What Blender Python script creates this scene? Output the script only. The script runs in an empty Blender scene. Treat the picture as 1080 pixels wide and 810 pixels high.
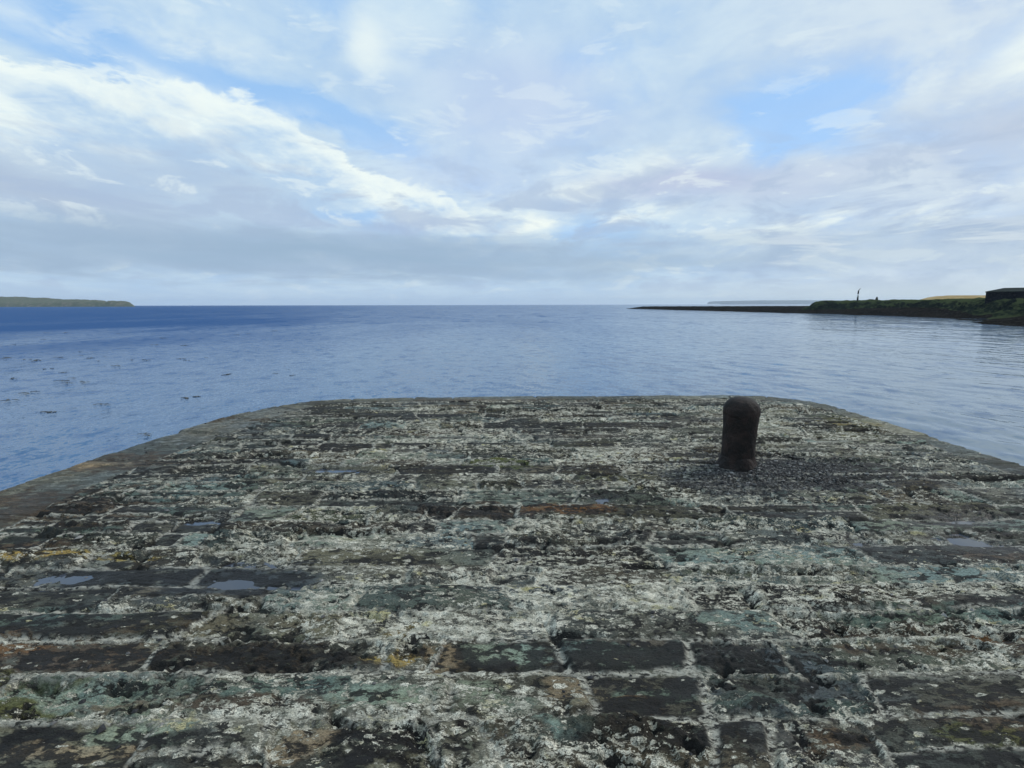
import bpy, math, random
import numpy as np
R = math.radians
random.seed(7)
WZ = -2.6                       # sea level below the pier deck (deck is z = 0)
scn = bpy.context.scene
COL = scn.collection

# ------------------------------------------------------------------ helpers
def obj(name, me, mat=None, parent=None, **props):
    o = bpy.data.objects.new(name, me); COL.objects.link(o)
    if mat is not None: me.materials.append(mat)
    if parent is not None: o.parent = parent
    for k, v in props.items(): o[k] = v
    return o

def empty(name, loc=(0, 0, 0), **props):
    o = bpy.data.objects.new(name, None); COL.objects.link(o); o.location = loc
    o.empty_display_size = .2
    for k, v in props.items(): o[k] = v
    return o

def mesh_np(name, V, Q, smooth=True):
    me = bpy.data.meshes.new(name)
    V = np.ascontiguousarray(V, np.float32); Q = np.ascontiguousarray(Q, np.int32)
    k = Q.shape[1]
    me.vertices.add(len(V)); me.vertices.foreach_set('co', V.ravel())
    me.loops.add(Q.size); me.loops.foreach_set('vertex_index', Q.ravel())
    me.polygons.add(len(Q))
    me.polygons.foreach_set('loop_start', np.arange(0, Q.size, k, dtype=np.int32))
    me.polygons.foreach_set('use_smooth', np.full(len(Q), smooth))
    me.update(calc_edges=True)
    return me

def grid_quads(nr, nc, wrap=False):
    r = np.arange(nr - 1)[:, None]; c = np.arange(nc if wrap else nc - 1)[None, :]
    c2 = (c + 1) % nc
    a = r * nc + c
    return np.stack([a, r * nc + c2, (r + 1) * nc + c2, (r + 1) * nc + c], -1).reshape(-1, 4)

def attr(me, name, arr):
    if arr.ndim == 1:
        me.attributes.new(name, 'FLOAT', 'POINT').data.foreach_set('value', arr.astype(np.float32))
    else:
        c = np.ones((len(arr), 4), np.float32); c[:, :3] = arr
        me.attributes.new(name, 'FLOAT_COLOR', 'POINT').data.foreach_set('color', c.ravel())

_G = {}
def pn(x, y, seed):             # 2-D gradient noise, about -0.7..0.7
    if seed not in _G:
        a = np.random.RandomState(seed).rand(256, 256) * 2 * np.pi
        _G[seed] = (np.cos(a), np.sin(a))
    gx, gy = _G[seed]
    xi = np.floor(x).astype(int); yi = np.floor(y).astype(int)
    fx = x - xi; fy = y - yi
    u = fx * fx * fx * (fx * (fx * 6 - 15) + 10); v = fy * fy * fy * (fy * (fy * 6 - 15) + 10)
    def d(i, j):
        a = (xi + i) & 255; b = (yi + j) & 255
        return gx[a, b] * (fx - i) + gy[a, b] * (fy - j)
    return (d(0, 0) * (1 - u) + d(1, 0) * u) * (1 - v) + (d(0, 1) * (1 - u) + d(1, 1) * u) * v

def fbm(x, y, oct, seed, gain=.5):
    s = 0; a = 1
    for i in range(oct):
        s = s + a * pn(x * 2 ** i + i * 17.3, y * 2 ** i - i * 9.1, seed + i); a *= gain
    return s

def sst(a, b, x):
    t = np.clip((x - a) / (b - a), 0, 1); return t * t * (3 - 2 * t)

# ---- node helper: n.m('ADD', a, b) etc., sockets or numbers
class N:
    def __init__(s, tree): s.t = tree; s.n = tree.nodes; s.l = tree.links
    def node(s, typ, **kw):
        x = s.n.new(typ)
        for k, v in kw.items(): setattr(x, k, v)
        return x
    def put(s, sock, v):
        if isinstance(v, bpy.types.NodeSocket): s.l.new(v, sock)
        elif v is not None:
            if hasattr(sock.default_value, '__len__'):
                n_ = len(sock.default_value)
                v = list(v) if hasattr(v, '__len__') else [v] * 3
                sock.default_value = (v + [1.0])[:n_] if len(v) < n_ else v[:n_]
            else: sock.default_value = v
    def m(s, op, a, b=None, c=None, clamp=False):
        x = s.node('ShaderNodeMath', operation=op, use_clamp=clamp)
        for i, v in enumerate((a, b, c)):
            if v is not None: s.put(x.inputs[i], v)
        return x.outputs[0]
    def v(s, op, a, b=None, scale=None):
        x = s.node('ShaderNodeVectorMath', operation=op)
        s.put(x.inputs[0], a)
        if b is not None: s.put(x.inputs[1], b)
        if scale is not None: s.put(x.inputs['Scale'], scale)
        return x.outputs[0]
    def mix(s, f, a, b, blend='MIX'):
        x = s.node('ShaderNodeMix', data_type='RGBA', blend_type=blend)
        s.put(x.inputs['Factor'], f); s.put(x.inputs['A'], a); s.put(x.inputs['B'], b)
        return x.outputs['Result']
    def noise(s, vec, scale, detail=4, rough=.5, out=0, dist=0, w=None):
        x = s.node('ShaderNodeTexNoise')
        if w is not None: x.noise_dimensions = '4D'; x.inputs['W'].default_value = w
        s.put(x.inputs['Vector'], vec); s.put(x.inputs['Scale'], scale); s.put(x.inputs['Detail'], detail)
        s.put(x.inputs['Roughness'], rough); s.put(x.inputs['Distortion'], dist)
        return x.outputs[out]
    def ss(s, lo, hi, x):
        r = s.node('ShaderNodeMapRange', interpolation_type='SMOOTHSTEP')
        s.put(r.inputs[0], x); s.put(r.inputs[1], lo); s.put(r.inputs[2], hi)
        return r.outputs[0]
    def xyz(s, a, b, c):
        x = s.node('ShaderNodeCombineXYZ')
        for i, v in enumerate((a, b, c)): s.put(x.inputs[i], v)
        return x.outputs[0]
    def attr(s, name, vec=False):
        x = s.node('ShaderNodeAttribute', attribute_name=name)
        return x.outputs['Color' if vec else 'Fac']

def material(name):
    m = bpy.data.materials.new(name); m.use_nodes = True
    n = N(m.node_tree); b = m.node_tree.nodes['Principled BSDF']
    return m, n, b

def bump(n, b, h, dist, strength=1.0):
    x = n.node('ShaderNodeBump'); x.inputs['Strength'].default_value = strength
    x.inputs['Distance'].default_value = dist; n.put(x.inputs['Height'], h)
    n.l.new(x.outputs[0], b.inputs['Normal'])

# ------------------------------------------------------------------ camera
cam = bpy.data.cameras.new('camera')
co = bpy.data.objects.new('camera', cam); COL.objects.link(co)
co.location = (0, 0, 1.6)
co.rotation_euler = (R(90) - math.atan(83.7 / 560), R(0.12), 0)
cam.sensor_width = 36; cam.lens = 560 / 1080 * 36
cam.clip_start = .05; cam.clip_end = 60000
scn.camera = co
scn.view_settings.view_transform = 'Standard'; scn.view_settings.look = 'None'
scn.view_settings.exposure = .14; scn.view_settings.gamma = 1

# ------------------------------------------------------------------ sky
SUN_EL, SUN_AZ = 38.0, 62.0       # azimuth from +Y towards +X
w = bpy.data.worlds.new('World'); scn.world = w; w.use_nodes = True
n = N(w.node_tree); bg = w.node_tree.nodes['Background']
sky = n.node('ShaderNodeTexSky', sky_type='NISHITA')
sky.sun_disc = False; sky.sun_elevation = R(SUN_EL); sky.sun_rotation = R(SUN_AZ)
sky.air_density = 1.0; sky.dust_density = .6; sky.ozone_density = 2.0
STR = .1
bg.inputs['Strength'].default_value = STR
tc = n.node('ShaderNodeTexCoord').outputs['Generated']
sp = n.node('ShaderNodeSeparateXYZ'); n.l.new(tc, sp.inputs[0]); X, Y, Z = sp.outputs
az = n.m('MULTIPLY', n.m('ARCTAN2', X, Y), 57.2958)
el = n.m('MULTIPLY', n.m('ARCSINE', Z), 57.2958)
zz = n.m('ADD', n.m('MAXIMUM', Z, 0.0), .10)
P = n.xyz(n.m('DIVIDE', X, zz), n.m('DIVIDE', Y, zz), 0.0)
P2 = n.xyz(n.m('DIVIDE', X, zz), n.m('MULTIPLY', n.m('DIVIDE', Y, zz), .62), 3.0)
wc = n.node('ShaderNodeTexNoise'); n.put(wc.inputs['Vector'], P2); wc.inputs['Scale'].default_value = 1.1
wc.inputs['Detail'].default_value = 7; wc.inputs['Roughness'].default_value = .55
ws = n.node('ShaderNodeSeparateColor'); n.l.new(wc.outputs['Color'], ws.inputs[0])
azw = n.m('ADD', az, n.m('MULTIPLY', n.m('SUBTRACT', ws.outputs[0], .5), 22.0))
elw = n.m('ADD', el, n.m('MULTIPLY', n.m('SUBTRACT', ws.outputs[1], .5), 6.5))
nA = n.noise(P, .9, 8, .55)
nB = n.noise(P2, 2.3, 8, .6)
nC = n.noise(n.xyz(az, n.m('MULTIPLY', el, 2.0), 0.0), .10, 8, .6, dist=.4)   # billows in sky angles
nD = n.noise(n.xyz(n.m('MULTIPLY', az, .35), n.m('MULTIPLY', el, 2.2), 5.0), .22, 7, .6, dist=.6)  # long flat streaks
nE = n.noise(n.xyz(n.m('MULTIPLY', az, .55), n.m('MULTIPLY', el, 1.7), 9.0), .24, 9, .62, dist=.5)
def G(a0, e0, ra, re, rot=0.0):
    dx = n.m('SUBTRACT', azw, a0); dy = n.m('SUBTRACT', elw, e0)
    c_, s_ = math.cos(R(rot)), math.sin(R(rot))
    u = n.m('DIVIDE', n.m('ADD', n.m('MULTIPLY', dx, c_), n.m('MULTIPLY', dy, s_)), ra)
    q = n.m('DIVIDE', n.m('SUBTRACT', n.m('MULTIPLY', dy, c_), n.m('MULTIPLY', dx, s_)), re)
    return n.m('EXPONENT', n.m('MULTIPLY', n.m('ADD', n.m('MULTIPLY', u, u), n.m('MULTIPLY', q, q)), -1.0))
def add(*a):
    r = a[0]
    for b in a[1:]: r = n.m('ADD', r, b)
    return r
def mul(*a):
    r = a[0]
    for b in a[1:]: r = n.m('MULTIPLY', r, b)
    return r
def C(r, g, b): return (r / STR, g / STR, b / STR)
# blue where the cloud opens
blue = n.mix(.75, sky.outputs[0], C(.30, .57, .97))
gaps = add(mul(G(-37, 20.5, 11, 2.0, -8), .55), mul(G(-22, 18.2, 9, 1.3, -10), .9), mul(G(-14.5, 15.4, 6, 1.2, -16), .8),
           mul(G(25, 16.0, 5.0, 2.6), .95), mul(G(8, 22, 4, 1.6), .4), mul(G(-19, 9.0, 5, .9), .5),
           mul(G(7, 7.0, 5, 1.0), .4), mul(G(-42, 11, 4, 2), .35), mul(G(32, 13.4, 6, 1.4), .38), mul(G(-14, 27, 6, 3), .3))
cover = n.ss(.18, .86, add(mul(n.m('SUBTRACT', nA, .5), 1.0), mul(n.m('SUBTRACT', nC, .5), .9), .84, mul(gaps, -.80)))
# the general veil: lavender grey to pale white
veil = n.mix(n.ss(.36, .66, add(mul(nB, .5), mul(nC, .5))), C(.41, .575, .77), C(.57, .715, .82))
veil = n.mix(mul(n.ss(8, 40, az), .75), veil, n.mix(n.ss(.38, .64, nC), C(.50, .59, .73), C(.63, .715, .79)))
c = n.mix(n.m('MAXIMUM', cover, .20), blue, veil)
# soft grey-mauve undersides
def layer(c, mask, col): return n.mix(n.m('MULTIPLY', mask, 1.0, clamp=True), c, col)
c = layer(c, mul(add(G(-41, 8.8, 11, 3.0, -12), mul(G(-30, 11.0, 9, 2.4, -14), .5)), .95), C(.41, .505, .64))
c = layer(c, mul(G(17, 11.0, 13, 1.8, 0), .8), C(.47, .52, .68))
c = layer(c, mul(G(40, 12.4, 7, 2.0), .7), C(.50, .57, .68))
c = layer(c, mul(G(2, 18.5, 10, 5), .6), C(.49, .58, .78))
c = layer(c, mul(G(-8, 12.5, 8, 2.5), .3), C(.56, .62, .80))
# bright sunlit cumulus edge running down from the upper left
line = n.m('MINIMUM', 17.0, n.m('MAXIMUM', 8.2, n.m('ADD', n.m('MULTIPLY', az, -.42), 6.4)))
dl = n.m('SUBTRACT', add(el, mul(n.m('SUBTRACT', nC, .5), 7.5), mul(n.m('SUBTRACT', nB, .5), 6.0), mul(n.m('SUBTRACT', nE, .5), 5.0)), line)
up = n.m('SUBTRACT', 1.0, n.ss(.8, 1.7, dl))
lo = n.ss(-5.2, -1.2, dl)
win = mul(n.m('SUBTRACT', 1.0, n.ss(-8, 6, az)), n.ss(-75, -45, az))
c = layer(c, mul(up, lo, win, .88, n.ss(.38, .62, add(mul(nC, .30), mul(nB, .55), mul(nE, .15), mul(n.ss(-4, 1, dl), .07)))), C(.84, .915, .87))
bz = add(mul(G(-3.0, 9.9, 3.2, 1.3), .7), mul(G(1.5, 8.4, 3.0, .8), 1.0), mul(G(13, 13.0, 7, 1.4, 10), .5), mul(G(8, 10.5, 5, 1.0, -10), .6),
         mul(G(13, 8.0, 6, .8, 4), .7), mul(G(33, 7.2, 12, .9, 5), .65), mul(G(42, 17.2, 4, 1.8), .8), mul(G(-10.5, 22.5, 3.5, 2.2, 30), .6),
         mul(G(-33, 19.6, 14, .9, -14), .55), mul(G(-27, 21.6, 5, 1.0, -4), .4))
c = layer(c, mul(bz, 1.1, n.ss(.38, .58, nB)), C(.84, .91, .86))
low = n.m('SUBTRACT', 1.0, n.ss(9, 19, el))
c = layer(c, mul(n.ss(.48, .62, nE), low, .68), C(.38, .485, .65))
c = layer(c, mul(n.m('SUBTRACT', 1.0, n.ss(.36, .45, nE)), n.m('ADD', .35, mul(low, .4)), .75), C(.76, .845, .85))
# grey-blue stratus above the horizon
st = n.m('ADD', el, mul(n.m('SUBTRACT', nD, .5), 5.0))
band = mul(n.ss(1.6, 3.6, st), n.m('SUBTRACT', 1.0, n.ss(5.8, 8.2, st)))
c = layer(c, mul(band, add(.34, mul(n.m('SUBTRACT', 1.0, n.ss(-10, 16, az)), .42), mul(n.ss(.4, .65, nD), .25))), C(.33, .445, .585))
c = layer(c, mul(G(-17, 5.0, 21, 1.3, -1), .8), C(.30, .425, .565))
c = layer(c, mul(G(12, 4.6, 14, .8, 2), .55), C(.36, .475, .60))
c = layer(c, mul(G(-12, 8.0, 9, .9, 0), .6), C(.36, .47, .66))
c = layer(c, mul(n.ss(12, 30, az), n.ss(.5, .62, nD), band, .6), C(.70, .77, .80))
# pale air right on the horizon, warmer to the right
hz = n.m('SUBTRACT', 1.0, n.ss(.2, 3.2, el))
hcol = n.mix(n.ss(-5, 42, az), C(.45, .58, .72), C(.60, .68, .70))
c = layer(c, mul(hz, .8), hcol)
n.l.new(c, bg.inputs['Color'])

sun = bpy.data.lights.new('sun', 'SUN'); so = bpy.data.objects.new('sun', sun); COL.objects.link(so)
sun.energy = 1.5; sun.angle = R(10); sun.color = (1, .95, .88)
so.rotation_euler = (R(90 - SUN_EL), 0, R(180 - SUN_AZ))
so.location = (60, 40, 60)

# ------------------------------------------------------------------ sea
def wave_h(x, y, cell):
    rs = np.random.RandomState(5); h = np.zeros_like(x)
    for i in range(46):
        lam = .35 * (1.115 ** i) * rs.uniform(.9, 1.1)          # 0.35 m .. about 50 m
        th = R(205) + rs.normal(0, .55)
        k = 2 * np.pi / lam
        amp = (.0085 if lam < 3 else .0085 * (3 / lam) ** .8) * lam ** .9 * (.20 + .10 * (lam < 1.6))
        fade = np.clip((lam / cell - 2.5) / 3.0, 0, 1)
        ph = k * (np.cos(th) * x + np.sin(th) * y) + rs.uniform(0, 6.28)
        s = np.sin(ph + .5 * np.sin(.13 * k * (np.sin(th) * x - np.cos(th) * y) + i))
        h += amp * fade * (s + .25 * np.cos(2 * ph))
    return h * (1 + .7 * pn(x / 14, y / 14, 900))

def make_sea():
    a_f = np.radians(np.linspace(-62, 62, 1000)); a_b = np.radians(np.linspace(62, 298, 160)[1:-1])
    A = np.concatenate([a_f, a_b])
    r = [1.0]
    while r[-1] < 160: r.append(r[-1] + max(.035, r[-1] * .0055))
    while r[-1] < 13000: r.append(r[-1] * 1.06)
    r = np.array(r)
    x = r[:, None] * np.sin(A)[None]; y = r[:, None] * np.cos(A)[None]
    cell = np.broadcast_to(np.gradient(r)[:, None], x.shape)
    z = WZ + wave_h(x, y, cell)
    V = np.stack([x, y, z], -1).reshape(-1, 3)
    Q = grid_quads(len(r), len(A), wrap=True)[:, ::-1]
    ci = len(V); V = np.vstack([V, [[0, 0, WZ]]])
    me = mesh_np('sea', V, Q)
    return me
m_sea, n, b = material('sea_water')
geo = n.node('ShaderNodeNewGeometry'); pos = geo.outputs['Position']
big = n.noise(n.v('MULTIPLY', pos, (1, .35, 1)), .035, 5, .55)
spx = n.node('ShaderNodeSeparateXYZ'); n.l.new(pos, spx.inputs[0])
rgh = n.ss(.38, .62, big)
dist = n.v('LENGTH', pos); dist = dist.node.outputs['Value']
# ripples: slopes come straight from noise, so they stay present at any distance
def slope(scale, amp, st=(1, .45, 1), det=3, wv=0.):
    x = n.noise(n.v('MULTIPLY', n.v('ADD', pos, (wv, wv, 0)), st), scale, det, .6, out=1)
    return n.v('SCALE', n.v('SUBTRACT', x, (.5, .5, .5)), scale=amp)
sl = n.v('ADD', slope(1.9, .38), n.v('ADD', slope(8.0, .60, (1, .55, 1), 3, 7.), slope(.22, .20, (1, .5, 1), 4, 31.)))
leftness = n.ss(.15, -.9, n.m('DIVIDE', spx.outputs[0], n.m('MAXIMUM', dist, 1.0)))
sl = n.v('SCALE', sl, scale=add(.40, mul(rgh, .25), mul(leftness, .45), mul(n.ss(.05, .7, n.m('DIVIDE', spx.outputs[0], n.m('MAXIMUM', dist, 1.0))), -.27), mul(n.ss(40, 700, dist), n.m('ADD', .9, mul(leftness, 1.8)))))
nn = n.v('ADD', geo.outputs['Normal'], n.v('MULTIPLY', sl, (1, 1, 0)))
n.l.new(n.v('NORMALIZE', nn), b.inputs['Normal'])
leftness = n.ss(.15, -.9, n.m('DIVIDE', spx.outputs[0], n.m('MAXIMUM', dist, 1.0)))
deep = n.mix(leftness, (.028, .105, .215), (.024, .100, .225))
deep = n.mix(n.ss(.15, .70, n.m('DIVIDE', spx.outputs[0], n.m('MAXIMUM', dist, 1.0))), deep, (.13, .185, .235))  # glare on the right, painted into the base colour as silvery blue
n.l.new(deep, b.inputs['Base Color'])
# sky reflection painted out with flat blue farther out, most on the left
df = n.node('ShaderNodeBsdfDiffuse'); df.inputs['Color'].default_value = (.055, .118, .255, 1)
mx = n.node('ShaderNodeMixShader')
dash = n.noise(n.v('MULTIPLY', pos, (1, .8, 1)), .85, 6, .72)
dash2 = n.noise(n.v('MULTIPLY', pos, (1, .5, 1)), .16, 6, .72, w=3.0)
painted_blue = mul(n.ss(14, 135, n.m('MULTIPLY', dist, n.m('ADD', .80, mul(rgh, .4)))), n.m('ADD', mul(n.ss(.45, -.05, n.m('DIVIDE', spx.outputs[0], n.m('MAXIMUM', dist, 1.0))), .42), mul(n.ss(-.05, -.62, n.m('DIVIDE', spx.outputs[0], n.m('MAXIMUM', dist, 1.0))), .62)), n.m('ADD', .86, mul(rgh, .16)))
painted_blue = n.m('ADD', painted_blue, mul(n.ss(.50, .66, dash), n.ss(6, 22, dist), .38)); painted_blue = n.m('ADD', painted_blue, mul(n.ss(.50, .66, dash2), n.ss(50, 160, dist), .38), clamp=True)  # ripple shading painted in as dashes of the same flat blue
n.put(mx.inputs[0], painted_blue); n.l.new(b.outputs[0], mx.inputs[1]); n.l.new(df.outputs[0], mx.inputs[2])
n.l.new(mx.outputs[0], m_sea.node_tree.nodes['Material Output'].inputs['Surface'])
b.inputs['Roughness'].default_value = .09; b.inputs['IOR'].default_value = 1.333
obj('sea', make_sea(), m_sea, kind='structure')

# ------------------------------------------------------------------ pier
OUT = [(-4.56, -9.0), (-4.56, 2.0), (-4.56, 4.5), (-4.53, 5.5), (-4.44, 6.2), (-4.32, 6.95), (-4.16, 7.65), (-3.98, 8.15), (-3.75, 8.6),
       (-3.45, 8.93), (-3.0, 9.08), (-2.3, 9.17), (0, 9.26), (2.7, 9.40), (3.7, 9.45), (4.3, 9.38), (4.75, 9.18), (5.02, 8.85),
       (5.17, 8.4), (5.22, 7.6), (5.22, 6.3), (5.22, 5.2), (5.22, 2), (5.22, -9.0)]
OUT = np.array(OUT, float)
def resample(p, step):
    d = np.r_[0, np.cumsum(np.hypot(*np.diff(p, axis=0).T))]
    t = np.linspace(0, d[-1], int(d[-1] / step))
    q = np.stack([np.interp(t, d, p[:, i]) for i in (0, 1)], 1)
    return q, t
def outline_dist(x, y):
    """signed distance inward (positive on the deck), nearest point and arc length"""
    q = OUT; d0 = np.r_[0, np.cumsum(np.hypot(*np.diff(q, axis=0).T))]
    best = np.full(x.shape, 1e9); sx = np.zeros_like(x); sy = np.zeros_like(x); arc = np.zeros_like(x); sgn = np.ones_like(x)
    for i in range(len(q) - 1):
        a, e = q[i], q[i + 1] - q[i]; L = np.hypot(*e)
        t = np.clip(((x - a[0]) * e[0] + (y - a[1]) * e[1]) / L ** 2, 0, 1)
        px = a[0] + t * e[0]; py = a[1] + t * e[1]
        d = np.hypot(x - px, y - py); m = d < best
        best = np.where(m, d, best); sx = np.where(m, px, sx); sy = np.where(m, py, sy); arc = np.where(m, d0[i] + t * L, arc)
        cr = e[0] * (y - a[1]) - e[1] * (x - a[0])           # negative on the inside (outline runs clockwise)
        sgn = np.where(m, np.where(cr < 0, 1, -1), sgn)
    return best * sgn, sx, sy, arc

PAL = dict(teal=(.092, .128, .118), paleteal=(.20, .255, .225), brown=(.070, .055, .044), rust=(.13, .070, .034), ochre=(.27, .21, .08),
           grey=(.135, .145, .145), dgrey=(.060, .064, .058), slate=(.066, .076, .084), green=(.075, .082, .030), black=(.014, .014, .015),
           tan=(.24, .195, .14), grit=(.040, .040, .042))
BLOBS = [[-4.03, 5.33, 0.55, 0.35, "brown", 1], [-3.62, 4.13, 0.9, 0.42, "brown", 1], [-3.57, 3.58, 0.6, 0.25, "brown", 1], [-4.46, 5.26, 0.5, 0.12, "tan", 0.8], [-3.88, 6.73, 0.62, 0.55, "grey", 1], [-3.51, 7.71, 0.5, 0.4, "grey", 1], [-3.06, 8.64, 0.7, 0.22, "black", 0.7], [-1.71, 8.57, 0.6, 0.2, "grey", 0.8], [-3.16, 4.35, 0.45, 0.12, "teal", 0.9], [-2.58, 4.47, 0.4, 0.18, "teal", 0.7], [-3.37, 3.58, 0.5, 0.12, "teal", 1], [-2.64, 4.03, 0.3, 0.1, "teal", 0.7], [-3.02, 3.84, 0.5, 0.05, "grey", 1], [-2.93, 3.22, 0.55, 0.05, "ochre", 1], [-3.24, 3.36, 0.5, 0.06, "brown", 1], [-2.89, 3.04, 0.3, 0.1, "slate", 0.9], [-2.4, 2.92, 0.35, 0.12, "slate", 0.9], [-2.53, 5.37, 0.35, 0.12, "black", 1], [-2.92, 5.37, 0.2, 0.1, "black", 0.8], [-2.28, 5.9, 0.9, 0.3, "black", 0.5], [-1.69, 2.95, 0.45, 0.2, "slate", 1], [-1.4, 2.93, 0.3, 0.14, "slate", 1], [-1.87, 2.63, 0.2, 0.16, "slate", 0.7], [-2.32, 2.5, 0.45, 0.14, "teal", 0.6], [-2.32, 2.29, 0.45, 0.1, "rust", 0.9], [-2.01, 2.24, 0.5, 0.1, "brown", 1], [-2.13, 2.08, 0.3, 0.05, "green", 0.7], [-1.16, 2.24, 0.52, 0.1, "brown", 0.7], [-1.16, 2.24, 0.52, 0.1, "black", 0.55], [-1.81, 2.0, 0.4, 0.08, "paleteal", 0.8], [-1.98, 1.92, 0.25, 0.05, "green", 0.9], [-1.6, 1.92, 0.2, 0.03, "rust", 0.4], [-0.96, 2.03, 0.5, 0.07, "teal", 1], [-1.11, 1.94, 0.3, 0.03, "brown", 0.9], [-1.42, 1.82, 0.22, 0.1, "paleteal", 0.8], [-1.81, 1.78, 0.18, 0.07, "black", 1], [-1.17, 1.71, 0.25, 0.07, "black", 0.8], [-1.65, 1.71, 0.2, 0.05, "tan", 0.7], [-0.55, 2.0, 0.3, 0.06, "paleteal", 0.8], [-0.24, 2.01, 0.2, 0.05, "paleteal", 0.6], [-0.46, 1.76, 0.3, 0.12, "black", 1], [-0.64, 1.67, 0.2, 0.06, "black", 0.8], [-0.78, 1.78, 0.1, 0.08, "tan", 0.8], [-0.19, 2.24, 0.14, 0.1, "black", 0.7], [-0.43, 2.31, 0.1, 0.07, "black", 0.7], [-0.57, 2.24, 0.05, 0.05, "ochre", 0.9], [-0.52, 2.46, 0.07, 0.05, "ochre", 0.6], [-0.32, 2.21, 0.1, 0.12, "tan", 0.6], [0.09, 2.25, 0.12, 0.09, "paleteal", 1], [-0.09, 2.28, 0.15, 0.08, "paleteal", 0.5], [0.51, 2.25, 0.25, 0.07, "teal", 1], [0.39, 2.18, 0.25, 0.08, "slate", 0.6], [0.89, 2.28, 0.2, 0.08, "slate", 0.7], [0.55, 1.98, 0.2, 0.07, "teal", 1], [0.48, 1.92, 0.14, 0.03, "rust", 0.9], [0.5, 1.91, 0.12, 0.02, "brown", 0.8], [0.08, 1.92, 0.3, 0.06, "paleteal", 0.5], [1.11, 1.93, 0.3, 0.07, "teal", 0.5], [0.17, 1.8, 0.12, 0.05, "paleteal", 1], [0.24, 1.98, 0.14, 0.14, "tan", 0.5], [0.48, 1.83, 0.35, 0.12, "black", 0.8], [0.8, 1.8, 0.3, 0.1, "black", 0.7], [0.83, 2.03, 0.15, 0.06, "slate", 0.8], [1.25, 3.05, 0.3, 0.1, "green", 0.4], [1.18, 2.05, 0.25, 0.09, "dgrey", 1], [1.45, 2.03, 0.3, 0.07, "slate", 0.8], [1.33, 2.18, 0.3, 0.05, "slate", 0.8], [0.69, 2.18, 0.4, 0.08, "teal", 0.6], [1.04, 2.22, 0.3, 0.08, "slate", 0.8], [1.54, 2.25, 0.4, 0.07, "dgrey", 0.6], [-0.13, 2.24, 0.1, 0.09, "paleteal", 0.6], [1.17, 2.51, 0.2, 0.08, "paleteal", 0.6], [1.98, 2.55, 0.35, 0.05, "teal", 1], [2.49, 2.57, 0.4, 0.07, "paleteal", 0.8], [2.23, 2.6, 0.5, 0.06, "teal", 0.9], [2.32, 2.38, 0.25, 0.06, "rust", 1], [2.08, 2.32, 0.5, 0.07, "brown", 0.8], [1.8, 2.43, 0.3, 0.05, "brown", 0.5], [1.96, 2.12, 0.3, 0.06, "grey", 0.7], [1.49, 1.76, 0.25, 0.1, "dgrey", 0.8], [1.93, 1.85, 0.3, 0.12, "brown", 0.9], [1.79, 1.78, 0.2, 0.05, "green", 0.7], [1.27, 1.76, 0.2, 0.08, "dgrey", 0.8], [1.13, 1.76, 0.2, 0.07, "rust", 0.4], [1.01, 1.81, 0.15, 0.1, "slate", 0.8], [0.04, 3.99, 0.75, 0.14, "brown", 1], [0.45, 3.99, 0.35, 0.12, "rust", 0.7], [-0.29, 3.95, 0.3, 0.1, "black", 0.4], [-0.1, 5.26, 0.35, 0.14, "green", 1], [0.69, 3.63, 0.35, 0.12, "slate", 0.8], [1.22, 3.6, 0.5, 0.1, "brown", 0.5], [0.32, 3.3, 0.5, 0.12, "black", 0.7], [0.96, 3.38, 0.4, 0.1, "black", 0.6], [0.5, 4.49, 0.35, 0.08, "slate", 0.7], [0.98, 4.38, 0.5, 0.1, "black", 0.6], [1.92, 3.38, 0.4, 0.07, "black", 0.5], [-0.65, 3.44, 0.5, 0.1, "brown", 0.5], [-0.29, 3.05, 0.3, 0.08, "brown", 0.5], [-0.66, 3.17, 0.25, 0.07, "black", 0.6], [0.88, 4.75, 0.4, 0.1, "green", 0.6], [3.0, 4.91, 0.7, 0.3, "black", 0.8], [2.3, 4.76, 0.8, 0.35, "grit", 1], [2.95, 5.15, 0.5, 0.22, "grit", 0.8], [1.96, 4.58, 0.55, 0.2, "grit", 1], [2.58, 5.38, 0.45, 0.3, "black", 0.7], [4.31, 5.06, 0.5, 0.22, "grey", 1], [4.18, 4.4, 0.4, 0.2, "grey", 0.8], [4.1, 5.56, 0.4, 0.25, "grey", 0.5], [4.61, 7.21, 0.4, 0.4, "green", 0.5], [4.1, 4.69, 0.5, 0.06, "black", 0.8], [3.81, 5.15, 0.4, 0.12, "black", 0.7], [4.11, 7.03, 1.2, 0.12, "ochre", 0.25], [2.58, 4.06, 0.3, 0.08, "teal", 0.8], [3.27, 3.78, 0.3, 0.1, "slate", 0.8], [3.4, 3.46, 0.4, 0.1, "dgrey", 0.8], [3.15, 3.18, 0.3, 0.06, "rust", 0.4], [-0.54, 7.47, 0.9, 0.3, "black", 0.4], [-1.63, 7.46, 1.0, 0.4, "black", 0.5], [-1.93, 6.6, 0.8, 0.3, "black", 0.5], [1.01, 6.89, 0.5, 0.3, "black", 0.4], [-0.47, 6.46, 0.8, 0.15, "rust", 0.25], [3.45, 8.63, 1.2, 0.3, "grey", 0.4], [-0.32, 8.85, 1.6, 0.1, "rust", 0.35], [4.16, 6.31, 0.5, 0.3, "green", 0.4], [-2.11, 2.42, 0.3, 0.08, "brown", 0.6], [-1.97, 3.04, 0.3, 0.15, "black", 0.4], [-1.55, 3.94, 0.4, 0.1, "green", 0.4], [-1.4, 2.5, 0.35, 0.05, "brown", 0.4], [0.11, 2.83, 0.35, 0.06, "slate", 0.8], [-0.56, 2.93, 0.2, 0.07, "grey", 0.3], [-1.89, 4.87, 0.6, 0.12, "black", 0.5]]
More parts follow.
